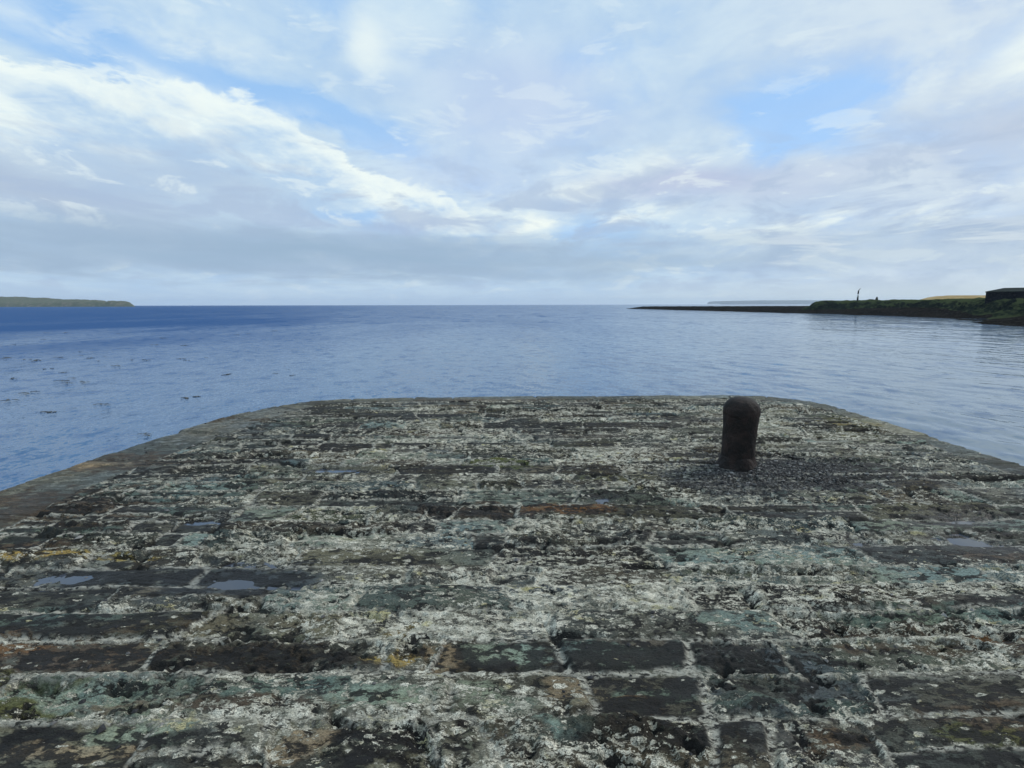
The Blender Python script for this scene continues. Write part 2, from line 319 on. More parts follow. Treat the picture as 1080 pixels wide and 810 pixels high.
LICH = [[-1.2, 2.59, 0.9, 0.25, 0.28], [-0.64, 3.04, 1.1, 0.5, 0.16], [-0.95, 3.59, 1.3, 0.6, 0.14], [-0.11, 3.05, 0.8, 0.5, 0.12], [0.44, 2.83, 1.0, 0.3, 0.1], [0.05, 2.51, 0.9, 0.2, 0.14], [0.92, 2.64, 0.9, 0.25, 0.12], [1.85, 2.83, 1.2, 0.4, 0.12], [2.39, 3.06, 1.0, 0.4, 0.1], [0.21, 5.53, 2.0, 0.6, 0.1], [1.87, 6.38, 2.0, 0.8, 0.1], [-0.91, 5.53, 1.2, 0.6, 0.08], [-3.5, 4.59, 1.0, 0.7, -0.35], [-3.73, 6.58, 0.9, 0.8, -0.3], [-3.4, 7.78, 0.8, 0.6, -0.25], [-3.24, 3.58, 0.8, 0.4, -0.3], [-1.16, 2.24, 0.5, 0.11, -0.55], [-2.01, 2.24, 0.5, 0.11, -0.35], [4.01, 4.91, 0.9, 0.5, -0.3], [3.79, 3.97, 0.8, 0.4, -0.15], [0.69, 2.18, 0.5, 0.2, -0.2], [1.26, 2.06, 0.6, 0.25, -0.16], [1.55, 1.85, 0.6, 0.3, -0.05], [-1.69, 2.95, 0.5, 0.2, -0.4], [2.54, 4.9, 1.1, 0.5, -0.2], [0.0, 3.99, 0.8, 0.15, -0.25], [0.09, 2.25, 0.2, 0.1, -0.2], [-0.96, 2.03, 0.4, 0.07, -0.2], [0.54, 1.68, 0.5, 0.15, 0.2], [-1.58, 1.71, 0.6, 0.2, 0.12], [-0.41, 1.9, 0.4, 0.07, 0.15], [-1.26, 1.87, 0.6, 0.15, 0.08], [2.24, 2.57, 0.9, 0.07, -0.4], [-2.0, 2.46, 0.7, 0.2, -0.1], [-1.87, 8.57, 3.0, 0.25, -0.2], [3.29, 8.63, 3, 0.25, -0.1], [2.1, 2.19, 0.4, 0.1, 0.05], [-2.2, 3.04, 0.6, 0.3, -0.15], [-2.53, 6.59, 0.9, 0.5, -0.1], [-2.83, 3.04, 0.5, 0.2, -0.2]]
PUDS = [[-2.32, 3.83, 0.17, 0.13], [-1.75, 5.11, 0.34, 0.13], [-2.63, 2.97, 0.2, 0.1], [-1.65, 2.93, 0.36, 0.17], [3.18, 3.43, 0.26, 0.14], [3.41, 3.82, 0.22, 0.12], [0.73, 4.24, 0.1, 0.08], [2.36, 3.43, 0.1, 0.08]]

rows = [-9.2]
rs = np.random.RandomState(11)
while rows[-1] < 1.0: rows.append(rows[-1] + rs.uniform(.22, .36))
rows = rows[:-1] + [1.30, 1.58, 1.87, 2.13, 2.37, 2.60, 2.86, 3.08, 3.36, 3.58, 3.80, 4.10]
while rows[-1] < 9.6: rows.append(rows[-1] + rs.uniform(.17, .36))
rows = np.array(rows)
JX = []
for i in range(len(rows)):
    x = -5.5 + rs.uniform(0, .5); j = [x]
    while x < 6: x += rs.choice([rs.uniform(.16, .4), rs.uniform(.4, .8), rs.uniform(.7, 1.5)], p=[.25, .4, .35]); j.append(x)
    y0 = rows[i]
    if abs(y0 - 2.13) < .01: j = [-5.5, -4.1, -2.9, -1.66, -.60, -.36, .22, .80, 1.25, 2.3, 3.2, 4.4, 6]
    if abs(y0 - 1.87) < .01: j = [-5.5, -4.4, -3.1, -2.2, -1.33, -.25, .30, .80, 1.5, 2.2, 3.5, 6]
    JX.append(np.array(j))

def stones(x, y):
    """joint distance (m), stone id, local u,v for every point"""
    wx = x + .050 * pn(x * 1.7, y * 3, 40) + .018 * pn(x * 9, y * 9, 41)
    wy = y + .050 * pn(x * .55, y * .8, 42) + .022 * pn(x * 2.6, y * 3, 43) + .010 * pn(x * 11, y * 14, 44)
    ri = np.clip(np.searchsorted(rows, wy) - 1, 0, len(rows) - 2)
    lo = rows[ri]; hi = rows[ri + 1]
    dy = np.minimum(wy - lo, hi - wy)
    dx = np.empty_like(x); sid = np.empty(x.shape, int); u = np.empty_like(x)
    for r in range(len(rows) - 1):
        m = ri == r
        if not m.any(): continue
        j = JX[r]; rr = np.random.RandomState(500 + r); sl = rr.uniform(-.35, .35, len(j) + 1)
        xx = wx[m]; k = np.clip(np.searchsorted(j, xx) - 1, 0, len(j) - 2)
        mid = (wy[m] - (lo[m] + hi[m]) / 2)
        a = j[k] + sl[k] * mid; c = j[k + 1] + sl[k + 1] * mid
        dx[m] = np.minimum(np.abs(xx - a), np.abs(c - xx)); u[m] = (xx - a) / (c - a)
        kk = np.where(xx < a, k - 1, np.where(xx > c, k + 1, k))
        sid[m] = r * 64 + kk + 1
    # rounded corners
    rc = .05
    ax = np.maximum(rc - dx, 0); ay = np.maximum(rc - dy, 0)
    d = np.where((dx < rc) & (dy < rc), rc - np.hypot(ax, ay), np.minimum(dx, dy))
    # some courses are made of two thinner stones
    v = (wy - lo) / (hi - lo)
    sp_ = (np.random.RandomState(9).rand(8192)[(sid * 7) % 8192] < .24) & ((lo > 2.4) | (lo < 1.8))
    cut = .40 + .2 * np.random.RandomState(10).rand(8192)[(sid * 3) % 8192]
    d = np.where(sp_, np.minimum(d, np.abs(v - cut) * (hi - lo) + .004), d)
    sid = np.where(sp_ & (v > cut), sid + 5000, sid)
    return d, sid, u, v

def deck_fields(x, y):
    sd, sx, sy, arc = outline_dist(x, y)
    d, sid, u, v = stones(x, y)
    # coping slab joints along the rim, and worn, chipped, slightly uneven slab ends
    cj = np.r_[-1.]; rr = np.random.RandomState(77)
    while cj[-1] < 50: cj = np.r_[cj, cj[-1] + rr.uniform(.6, 1.7)]
    aw = arc + .02 * pn(x * 6, y * 6, 61)
    ck = np.searchsorted(cj, aw); cd = np.minimum(aw - cj[ck - 1], cj[np.minimum(ck, len(cj) - 1)] - aw)
    chip = .040 * np.random.RandomState(78).rand(200)[ck] + .022 * np.clip(fbm(arc * 3.5, arc * 0 + .5, 4, 64) + .35, 0, 1) + .045 * np.exp(-(cd / .02) ** 2)
    chip = chip + .05 * np.clip(pn(arc * 2.2, arc * 0 + 7., 65) - .28, 0, 1)
    dn = np.maximum(np.hypot(x - sx, y - sy), 1e-6); sg_ = np.where(sd > 0, 1., -1.)
    sx = sx + (x - sx) / dn * sg_ * chip; sy = sy + (y - sy) / dn * sg_ * chip
    sd = sd - chip
    # coping band round the rim
    cw = .40 + .16 * pn(arc * .9, arc * 0 + 3., 60) + .05 * pn(x * 5, y * 5, 63) + .38 * sst(-2.9, -3.6, x) * (y > 1)
    cope = sst(-.012, .012, cw - sd)
    cd = np.minimum(cd, cw - sd); cd = np.maximum(cd, 0)
    jd = np.where(cope > .5, cd, d); jd = np.minimum(jd, np.abs(sd - cw) + .004)
    sid = np.where(cope > .5, 9000 + ck, sid)
    # per-stone numbers
    rt = np.random.RandomState(3).rand(12000, 8)
    q = rt[sid % 12000]
    jw = .008 + .018 * np.clip(fbm(x * 2.3, y * 2.3, 4, 70) + .30, 0, 1.2)
    keep = sst(-.30, -.02, fbm(x * 1.9, y * 2.6, 5, 74, .65) + .12 + .14 * sst(3.2, 2.2, y))       # mortar lost or buried elsewhere
    joint = (1 - sst(jw * .45, jw * 1.5 + .004, jd + .012 * pn(x * 26, y * 30, 71))) * keep
    # relief: layered flagstone, each stone a little higher, lower or tipped
    rough = fbm(x * 2.6, y * 5.2, 6, 80, .55)
    lay = rough * 5 + q[:, 1] * 3 if rough.ndim == 1 else None
    lay = rough * 4.5
    st = np.floor(lay) + sst(.62, .98, lay - np.floor(lay))
    fine = fbm(x * 22, y * 30, 4, 90, .6)
    pits = np.clip(-fbm(x * 7, y * 10, 4, 95, .6) - .22, 0, .5)
    h = (q[:, 0] - .5) * .040 + (u - .5) * (q[:, 2] - .5) * .030 + (v - .5) * (q[:, 3] - .5) * .034
    calm = np.where(cope > .5, .16, np.where(q[:, 1] < .40, .25, .35 + .9 * q[:, 4]))
    h = h * np.where(cope > .5, .75, 1.) + calm * (st * .0095 + fine * .009 - pits * .075)
    edge = sst(0, .035, jd)
    h -= (1 - edge) * (.012 + .022 * (1 - keep))
    mort = -.004 + .008 * fbm(x * 9, y * 9, 3, 99) + .004 * fine
    h = h * (1 - joint) + mort * joint
    # puddle hollows
    for (px, py, a, c) in PUDS:
        e = np.exp(-(((x - px) / a) ** 2 + ((y - py) / c) ** 2))
        h = h * (1 - .25 * e) - .030 * e
    # round the rim over and let it sag a touch where it is worn
    h -= .045 * (1 - sst(0, .07, sd)) ** 2 + .03 * np.clip(pn(arc * 1.3, arc * 0, 62), 0, 1) * (1 - sst(0, .16, sd))
    # ---- colours
    n1 = fbm(x * 1.3, y * 1.6, 3, 110); n2 = fbm(x * 5, y * 9, 4, 120, .6)
    base = np.empty(x.shape + (3,))
    pal = np.array([(.060, .062, .056), (.075, .078, .070), (.048, .050, .048), (.112, .138, .126), (.062, .056, .045), (.038, .036, .033),
                    (.100, .105, .095), (.092, .115, .112), (.050, .045, .036), (.070, .072, .058)])
    base[:] = pal[(q[:, 5] * 9.99).astype(int)] * (.45 + 1.3 * q[:, 6] ** 1.5)[:, None] * 1.15
    cg = (cope > .5)
    cpal = np.array([(.105, .115, .110), (.130, .138, .128), (.070, .076, .072), (.085, .070, .055), (.095, .105, .108)])
    base[cg] = cpal[(q[cg, 5] * 3.2).astype(int)] * (.65 + .6 * q[cg, 6])[:, None]
    base *= (1 - .8 * joint * cope)[:, None]
    lich = .48 + .22 * n1 + .34 * (q[:, 7] - .5)
    lich = np.where(cg, .30 + .20 * n1 + .12 * (q[:, 7] - .5), lich)
    lich += .15 * np.exp(-(jd / .04) ** 2) * keep * (1 - cope) - .16 * (1 - keep) * (1 - edge)
    clean = (q[:, 1] < .40) & (cope < .5); lich = np.where(clean, lich - .18, lich)
    wx = x + .10 * pn(x * 3, y * 5, 130) + .05 * pn(x * 9, y * 12, 131); wy = y + .05 * pn(x * 3, y * 5, 132) + .03 * pn(x * 9, y * 12, 133)
    grit = np.zeros_like(x)
    for (px, py, a, c, kind, s_) in BLOBS:
        a = max(a, .09); c = max(c, .05)
        m = (np.abs(x - px) < 2.6 * a + .3) & (np.abs(y - py) < 2.6 * c + .3)
        if not m.any(): continue
        e = np.exp(-(((wx[m] - px) / a) ** 2 + ((wy[m] - py) / c) ** 2) * .8)
        e = sst(.32, .62, e + .55 * n2[m]) * s_
        # colour keeps to the stone more than to the mortar
        e *= (1 - .55 * joint[m] * (kind not in ('grit', 'black')))
        base[m] = base[m] * (1 - e)[:, None] + np.array(PAL[kind]) * e[:, None]
        if kind in ('black', 'slate', 'teal', 'brown', 'dgrey'): lich[m] -= .17 * e
        if kind == 'grit': grit[m] = np.maximum(grit[m], e)
    for (px, py, a, c, dl) in LICH:
        e = np.exp(-(((wx - px) / a) ** 2 + ((wy - py) / c) ** 2) * .9)
        lich += .75 * dl * e
    lich = np.where(lich > .58, .58 + (lich - .58) * .35, lich)
    wet = np.zeros_like(x)
    for (px, py, a, c) in PUDS:
        wet = np.maximum(wet, np.exp(-(((wx - px) / (a * 1.5)) ** 2 + ((wy - py) / (c * 1.6)) ** 2)))
    return dict(sd=sd, sx=sx, sy=sy, h=h, joint=joint, col=base, lich=lich, grit=grit, cope=cope, wet=wet, cav=np.clip(pits * 3 + (1 - edge) * .5, 0, 1))

ys = list(np.linspace(-9, .4, 70)) + list(np.linspace(.45, 1.2, 30))
while ys[-1] < 9.6: ys.append(ys[-1] + max(.0062, .0024 * ys[-1]))
ys = np.array(ys)
xs = [-4.75]
while xs[-1] < 5.4: xs.append(xs[-1] + (.0078))
xs = np.array(xs)
gx, gy = np.meshgrid(xs, ys); gx = gx.ravel(); gy = gy.ravel()
F = deck_fields(gx, gy)
out = F['sd'] < 0
ox = np.where(out, F['sx'], gx); oy = np.where(out, F['sy'], gy)
DV = np.stack([ox, oy, F['h']], 1)
DQ = grid_quads(len(ys), len(xs))
DQ = DQ[~out[DQ].all(1)]
# height sampler for things that stand on the deck
def deck_h(x, y): return float(deck_fields(np.array([x]), np.array([y]))['h'][0])

m_deck, n, b = material('flagstone_with_lichen')
tcn = n.node('ShaderNodeTexCoord').outputs['Object']
col = n.attr('col', True); A_l = n.attr('lich'); A_j = n.attr('joint'); A_g = n.attr('grit'); A_c = n.attr('cope'); A_w = n.attr('wet'); A_v = n.attr('cav')
pa = n.v('MULTIPLY', tcn, (1, 1.8, 1))
warp = n.v('SCALE', n.v('SUBTRACT', n.noise(pa, 7, 3, .6, out=1), (.5, .5, .5)), scale=.09)
pw = n.v('ADD', pa, warp)
f1 = n.noise(pw, 8, 9, .68)
f2 = n.noise(pw, 27, 7, .66)
f3 = n.noise(pa, 95, 5, .65)
f4 = n.noise(n.v('MULTIPLY', tcn, (1, 5, 1)), 14, 6, .7)      # bedding streaks
f5 = n.noise(pw, 3.1, 6, .6)
f6 = n.noise(pw, 15, 6, .6, w=4.0)
# stone tone
c = n.mix(1.0, col, n.mix(f4, (.45, .44, .41), (2.1, 2.05, 1.9)), 'MULTIPLY')
c = n.mix(1.0, c, n.mix(n.ss(.3, .7, f3), (.55, .55, .55), (1.5, 1.5, 1.5)), 'MULTIPLY')
c = n.mix(mul(n.ss(.52, .66, f6), .55), c, (.125, .145, .120))          # grey-green bloom
c = n.mix(mul(n.ss(.60, .72, f5), n.ss(.45, .6, f2), .38), c, (.090, .056, .030))  # rusty staining
c = n.mix(1.0, c, n.mix(n.ss(.38, .62, n.noise(tcn, 1.1, 5, .6, w=6.0)), (.92, .99, 1.05), (1.12, 1.02, .86)), 'MULTIPLY')
# black algae crust, plus shade painted into pits and along joints
blk = n.ss(.495, .545, add(mul(f1, .70), mul(f2, .30), mul(A_v, .12), mul(A_l, -.14), .040))
c = n.mix(mul(blk, n.m('SUBTRACT', .92, mul(A_c, .38))), c, n.mix(f3, (.006, .006, .007), (.030, .029, .026)))
# mortar
c = n.mix(mul(A_j, n.m('SUBTRACT', 1.0, mul(A_c, .75)), n.ss(.42, .54, f2), .9), c, n.mix(f3, (.30, .285, .23), (.72, .69, .57)))
# pale lichen crusts, two sizes
lf = add(mul(f1, -.30), mul(f6, .34), mul(f2, .62), mul(f3, .34), mul(n.m('SUBTRACT', A_l, .5), .38), mul(n.m('SUBTRACT', f5, .5), .26))
l1 = n.ss(.532, .560, lf)
# rounded lichen rosettes a few centimetres wide
vr = n.node('ShaderNodeTexVoronoi'); n.put(vr.inputs['Vector'], n.v('ADD', pa, n.v('SCALE', n.v('SUBTRACT', n.noise(pa, 28, 4, .65, out=1), (.5, .5, .5)), scale=.055)))
vr.inputs['Scale'].default_value = 15
vs = n.node('ShaderNodeSeparateColor'); n.l.new(vr.outputs['Color'], vs.inputs[0])
rad = n.m('SUBTRACT', n.m('MULTIPLY', add(vs.outputs[0], mul(A_l, .9)), .62), .40)
ros = n.ss(-.03, .03, n.m('SUBTRACT', rad, n.m('ADD', vr.outputs['Distance'], mul(n.m('SUBTRACT', f2, .5), .5))))
l1 = n.m('MAXIMUM', l1, mul(ros, n.ss(.36, .46, f3), n.m('SUBTRACT', 1.0, mul(A_c, .8))))
lcol = n.mix(n.ss(.4, .6, n.noise(pw, 11, 4, .6, w=9.0)), (.42, .405, .315), (.82, .78, .63))
lcol = n.mix(mul(n.ss(.56, .68, n.noise(pw, 5, 5, .6, w=2.0)), .7), lcol, (.56, .49, .19))
lcol = n.mix(1.0, lcol, n.mix(n.ss(.35, .65, n.noise(pa, 170, 3, .7)), (.45, .45, .45), (1.35, 1.35, 1.35)), 'MULTIPLY')
l1 = mul(l1, n.m('SUBTRACT', 1.0, mul(A_g, .75)))
c = n.mix(mul(l1, .93), c, lcol)
# grit: small pale and dark grains
vo = n.node('ShaderNodeTexVoronoi'); n.put(vo.inputs['Vector'], tcn); vo.inputs['Scale'].default_value = 75
gsep = n.node('ShaderNodeSeparateColor'); n.l.new(vo.outputs['Color'], gsep.inputs[0])
gcol = n.mix(n.ss(.55, .95, gsep.outputs[0]), (.018, .018, .020), (.20, .20, .19))
c = n.mix(mul(A_g, n.ss(.38, .55, f6), .8), c, gcol)
c = n.mix(mul(A_w, .85), c, n.mix(1.0, c, (.45, .48, .52), 'MULTIPLY'))
n.l.new(c, b.inputs['Base Color'])
rg = n.m('SUBTRACT', .93, add(mul(A_w, .55), mul(n.ss(.5, .62, f5), .18), mul(blk, .10)))
n.l.new(n.m('MAXIMUM', rg, .12), b.inputs['Roughness'])
b.inputs['Specular IOR Level'].default_value = .22
hh = add(mul(f2, .5), mul(f3, .35), mul(l1, .30), mul(blk, -.25), mul(f4, .35), mul(A_g, gsep.outputs[0], .5))
hh = mul(hh, n.m('SUBTRACT', 1.0, mul(A_c, .6)))
bump(n, b, hh, .024, 1.0)

pier = empty('stone_pier', (0, 0, 0), label='weathered flagstone pier end, blotched with pale lichen, standing above the sea', category='pier')
fc = F['cope'][DQ].mean(1) > .5
for nm, sel in (('paving', ~fc), ('coping', fc)):
    q = DQ[sel]; used, inv = np.unique(q, return_inverse=True); q = inv.reshape(q.shape)
    me = mesh_np(nm, DV[used], q)
    for k in ('lich', 'joint', 'grit', 'cope', 'wet', 'cav'): attr(me, k, F[k][used])
    attr(me, 'col', F['col'][used])
    o = obj(nm, me, m_deck, pier)
    if nm == 'coping': o['label'] = 'smoother grey and brown edge slabs'
# pier wall down into the water, coursed rubble
m_wall, n, b = material('pier_wall_stone')
tcn = n.node('ShaderNodeTexCoord').outputs['Object']
wf = n.noise(tcn, 4, 8, .65); wg = n.noise(tcn, 30, 6, .65)
sep = n.node('ShaderNodeSeparateXYZ'); n.l.new(tcn, sep.inputs[0])
c = n.mix(n.attr('tone'), (.035, .037, .034), (.12, .125, .11))
c = n.mix(n.ss(.45, .6, wf), c, (.045, .05, .035))
c = n.mix(mul(n.ss(-1.2, -2.2, add(sep.outputs[2], mul(wf, .6))), .9), c, (.016, .022, .010))
n.l.new(c, b.inputs['Base Color']); b.inputs['Roughness'].default_value = .8
bump(n, b, add(mul(wf, .6), wg), .02)
q, t = resample(OUT, .02)
tan_ = np.gradient(q, axis=0); tan_ /= np.hypot(*tan_.T)[:, None]; nor = np.stack([-tan_[:, 1], tan_[:, 0]], 1)   # outward
zs = np.concatenate([[-.085], np.linspace(-.11, -4.5, 200)])
T, Zz = np.meshgrid(t, zs); ci = np.floor(-Zz / .24).astype(int)
ju = T + (ci % 7) * .37; kw = .55 + (ci * 37 % 5) * .08; ks = np.floor(ju / kw)
dxj = np.minimum(ju - ks * kw, (ks + 1) * kw - ju); dzj = np.minimum(-Zz / .24 - ci, ci + 1 + Zz / .24) * .24
jd = np.minimum(dxj, dzj)
tone = np.random.RandomState(8).rand(4096)[((ks * 31 + ci * 131).astype(int)) % 4096]
off = sst(0, .03, jd) * .03 + (tone - .5) * .03 + .012 * fbm(T * 8, Zz * 8, 4, 300) - .035 + (-Zz) * .04
off[0] = 0; off[1] = np.minimum(off[1], .0)
WX = q[None, :, 0] + nor[None, :, 0] * off; WY = q[None, :, 1] + nor[None, :, 1] * off
V = np.stack([WX, WY, Zz - .012], -1).reshape(-1, 3)
me = mesh_np('wall', V, grid_quads(len(zs), len(t))); attr(me, 'tone', tone.ravel())
obj('wall', me, m_wall, pier)

# ------------------------------------------------------------------ puddles
m_pud, n, b = material('puddle_water')
b.inputs['Base Color'].default_value = (.055, .065, .085, 1); b.inputs['Roughness'].default_value = .03
b.inputs['IOR'].default_value = 1.42
tcn = n.node('ShaderNodeTexCoord').outputs['Object']
bump(n, b, n.noise(tcn, 14, 2, .5), .001, .2)
PL = ['small bright puddle in a hollow near the left brown edge slabs', 'thin long puddle in the paving, farthest from the camera on the left',
      'small puddle at the far left of the paving, below the yellowed slab', 'widest shallow puddle on slate grey flags left of centre',
      'pale puddle near the right side of the paving, nearer of the two there', 'pale puddle near the right side of the paving, farther of the two there',
      'tiny puddle between flagstones in the middle of the pier', 'tiny puddle on the paving in front of the dark grit around the bollard']
for i, (px, py, a, c_) in enumerate(PUDS):
    k = np.linspace(0, 2 * np.pi, 49)[:-1]; rr = 1.25 + .25 * np.sin(3 * k + i) + .12 * np.sin(5 * k + 2 * i)
    rings = np.linspace(0, 1, 6)[1:]
    V = [[0, 0, 0]]
    for r_ in rings: V += [[a * rr[j] * r_ * math.cos(k[j]), c_ * rr[j] * r_ * math.sin(k[j]), 0] for j in range(48)]
    me = bpy.data.meshes.new('puddle')
    fs = [(0, 1 + j, 1 + (j + 1) % 48) for j in range(48)]
    for r_ in range(4): fs += [(1 + r_ * 48 + j, 1 + (r_ + 1) * 48 + j, 1 + (r_ + 1) * 48 + (j + 1) % 48, 1 + r_ * 48 + (j + 1) % 48) for j in range(48)]
    me.from_pydata(V, [], fs)
    tx = px + np.array([0, .3, -.3, 0, 0]) * a; ty = py + np.array([0, 0, 0, .3, -.3]) * c_
    hs = deck_fields(tx, ty)['h']
    o = obj('puddle', me, m_pud, label=PL[i], category='puddle', group='rain puddles on the paving')
    o.location = (px, py, float(np.median(hs)) + .0035)

# ------------------------------------------------------------------ bollard
m_iron, n, b = material('rusted_iron')
tcn = n.node('ShaderNodeTexCoord').outputs['Object']
r1 = n.noise(tcn, 6, 8, .65); r2 = n.noise(tcn, 45, 6, .65)
c = n.mix(n.ss(.40, .66, r1), (.009, .007, .006), (.034, .021, .017))
c = n.mix(mul(n.ss(.54, .70, r2), .5), c, (.045, .032, .027))
n.l.new(c, b.inputs['Base Color']); b.inputs['Roughness'].default_value = .72; b.inputs['Specular IOR Level'].default_value = .3
bump(n, b, add(r2, mul(r1, .6)), .012)
def lathe(prof, seg, seed, amp):
    k = np.linspace(0, 2 * np.pi, seg + 1)[:-1]
    p = np.array(prof); t = np.r_[0, np.cumsum(np.hypot(*np.diff(p, axis=0).T))]
    T = np.arange(0, t[-1], .007); T = np.r_[T, t[-1]]
    r_ = np.interp(T, t, p[:, 0]); z_ = np.interp(T, t, p[:, 1])
    for _ in range(2): r_[1:-1] = (r_[:-2] + 2 * r_[1:-1] + r_[2:]) / 4; z_[1:-1] = (z_[:-2] + 2 * z_[1:-1] + z_[2:]) / 4
    d = amp * (fbm(np.cos(k)[None] * 1.5 + z_[:, None] * 4, np.sin(k)[None] * 1.5 + z_[:, None] * 3, 4, seed, .55))
    rad = r_[:, None] * (1 + d / .18)
    V = np.stack([rad * np.cos(k)[None], rad * np.sin(k)[None], np.broadcast_to(z_[:, None], rad.shape)], -1).reshape(-1, 3)
    return mesh_np('lathe', V, grid_quads(len(T), seg, wrap=True))
BX, BY = 2.27, 5.19
bol = empty('mooring_bollard', (BX, BY, -.01), label='dark rusted iron mooring bollard with a domed top, standing on the pier paving', category='bollard')
obj('shaft', lathe([(.170, .03), (.166, .10), (.165, .22), (.168, .36), (.174, .46), (.178, .53)], 96, 401, .006), m_iron, bol)
cap = lathe([(.1780, .520), (.1795, .526), (.1815, .55), (.178, .590), (.163, .628), (.138, .660), (.102, .684), (.06, .696), (.02, .700), (.0005, .701)], 96, 402, .010)
o = obj('cap', cap, m_iron, bol)
foot = lathe([(.222, -.05), (.214, -.01), (.200, .015), (.188, .04), (.178, .075), (.170, .10), (.162, .11)], 96, 403, .022)
obj('base_collar', foot, m_iron, bol)

bol.rotation_euler = (0, R(1.3), 0); bol.scale = (.95, .95, 1)
# ------------------------------------------------------------------ grit on the deck
m_grit, n, b = material('loose_grit')
oi = n.node('ShaderNodeNewGeometry')
rnd = oi.outputs['Random Per Island']
n.l.new(n.mix(n.ss(.45, 1, rnd), (.02, .02, .022), (.26, .25, .23)), b.inputs['Base Color']); b.inputs['Roughness'].default_value = .85
rs = np.random.RandomState(21); pts = []
while len(pts) < 5200:
    if len(pts) < 4000:
        x = 2.50 + rs.normal(0, .52) + (rs.rand() < .3) * rs.normal(0, .7); y = 5.0 + rs.normal(0, .34)
    else:
        x = rs.uniform(-4.2, 5.0); y = rs.uniform(1.5, 8.6)
    if math.hypot(x - BX, y - BY) < .19 or not (-4.3 < x < 5.0): continue
    pts.append((x, y, abs(rs.normal(.004, .004)) + .0025 + (rs.rand() < .04) * rs.uniform(0, .014)))
pts = np.array(pts); fh = deck_fields(pts[:, 0].copy(), pts[:, 1].copy())['h']
ico = np.array([(1, 0, 0), (-1, 0, 0), (0, 1, 0), (0, -1, 0), (0, 0, 1), (0, 0, -1)], float)
fi = np.array([(0, 2, 4), (2, 1, 4), (1, 3, 4), (3, 0, 4), (2, 0, 5), (1, 2, 5), (3, 1, 5), (0, 3, 5)])
V = []; Fq = []
for i, (x, y, s_) in enumerate(pts):
    a = rs.uniform(0, 6.28); j = rs.uniform(.6, 1.3, (6, 1)); p = ico * j * s_ * np.array([1.3, .9, .6])
    V.append(np.stack([p[:, 0] * math.cos(a) - p[:, 1] * math.sin(a) + x, p[:, 0] * math.sin(a) + p[:, 1] * math.cos(a) + y, p[:, 2] + fh[i] + s_ * .3], 1))
    Fq.append(fi + i * 6)
obj('grit', mesh_np('grit', np.vstack(V), np.vstack(Fq), smooth=False), m_grit, kind='stuff', label='loose dark and pale grit scattered on the paving around the bollard', category='grit')

# ------------------------------------------------------------------ floating kelp
m_kelp, n, b = material('kelp')
tcn = n.node('ShaderNodeTexCoord').outputs['Object']
n.l.new(n.mix(n.noise(tcn, 5, 3), (.006, .008, .008), (.025, .022, .012)), b.inputs['Base Color']); b.inputs['Roughness'].default_value = .35
def frond_mesh(seed):
    r_ = np.random.RandomState(seed); V = []; Q = []
    for s_ in range(4):
        a0 = r_.normal(0, .35) + (0 if r_.rand() < .5 else math.pi); L = r_.uniform(.3, .75); wd = r_.uniform(.07, .13)
        sx, sy = r_.normal(0, .28), r_.normal(0, .14); b0 = len(V); ns = 14
        for k in range(ns):
            t_ = k / (ns - 1); a = a0 + .8 * math.sin(t_ * 2 + s_); x = sx + L * t_ * math.cos(a); y = sy + L * t_ * math.sin(a)
            z = -.012 + .026 * math.sin(math.pi * t_) * (.4 + .6 * abs(math.sin(t_ * 7 + s_))); w_ = wd * math.sin(math.pi * min(.97, t_ + .08)) + .004
            nx, ny = -math.sin(a), math.cos(a)
            for (o_, dz) in ((-1, -.008), (0, .012), (1, -.008), (0, -.02)): V.append((x + nx * w_ * o_, y + ny * w_ * o_, z + dz))
        for k in range(ns - 1):
            for e in range(4): Q.append((b0 + k * 4 + e, b0 + k * 4 + (e + 1) % 4, b0 + (k + 1) * 4 + (e + 1) % 4, b0 + (k + 1) * 4 + e))
    return mesh_np('frond', np.array(V), np.array(Q))
fm = [frond_mesh(600 + i) for i in range(5)]
for me in fm: me.materials.append(m_kelp)
KELP = [[-29.03, 30.68], [-31.19, 35.41], [-37.27, 43.33], [-36.7, 45.04], [-34.07, 44.23], [-29.53, 41.16], [-33.97, 42.59], [-25.76, 30.73], [-22.63, 23.46], [-18.46, 20.7], [-36.77, 41.01], [-14.82, 24.06], [-12.13, 16.99], [-24.43, 28.81], [-40.85, 42.45], [-28.44, 41.19], [-38.3, 41.73], [-31.74, 40.39], [-27.92, 37.19], [-28.48, 33.39], [-23.7, 29.19], [-23.6, 25.57], [-17.66, 22.36], [-26.34, 41.98], [-24.93, 42.79], [-69.6, 83.2], [-59.62, 80.69], [-54.86, 58.3], [-14.82, 34.63], [-39.35, 76.18], [-45.35, 69.13], [-72.6, 83.07], [-25.42, 29.54], [-16.43, 34.09], [-39.0, 78.78], [-34.6, 43.39], [-17.43, 32.16], [-39.17, 87.69], [-25.01, 40.53], [-52.66, 78.23], [-60.06, 86.76], [-13.28, 31.78], [-43.6, 67.18], [-19.99, 46.33], [-14.7, 32.67], [-38.6, 57.33], [-34.64, 56.05], [-58.83, 66.66], [-44.31, 90.89], [-41.37, 43.24], [-39.72, 48.79]]
for i, (x, y) in enumerate(KELP):
    o = bpy.data.objects.new('kelp_frond', fm[i % 5]); COL.objects.link(o)
    s_ = random.uniform(.3, .8); o.location = (x, y, WZ + .02); o.rotation_euler = (0, 0, random.uniform(-.5, .5)); o.scale = (s_ * 1.3, s_, s_ * 1.1)
    o['label'] = 'dark kelp frond breaking the blue water left of the pier'; o['category'] = 'seaweed'; o['group'] = 'kelp fronds floating left of the pier'

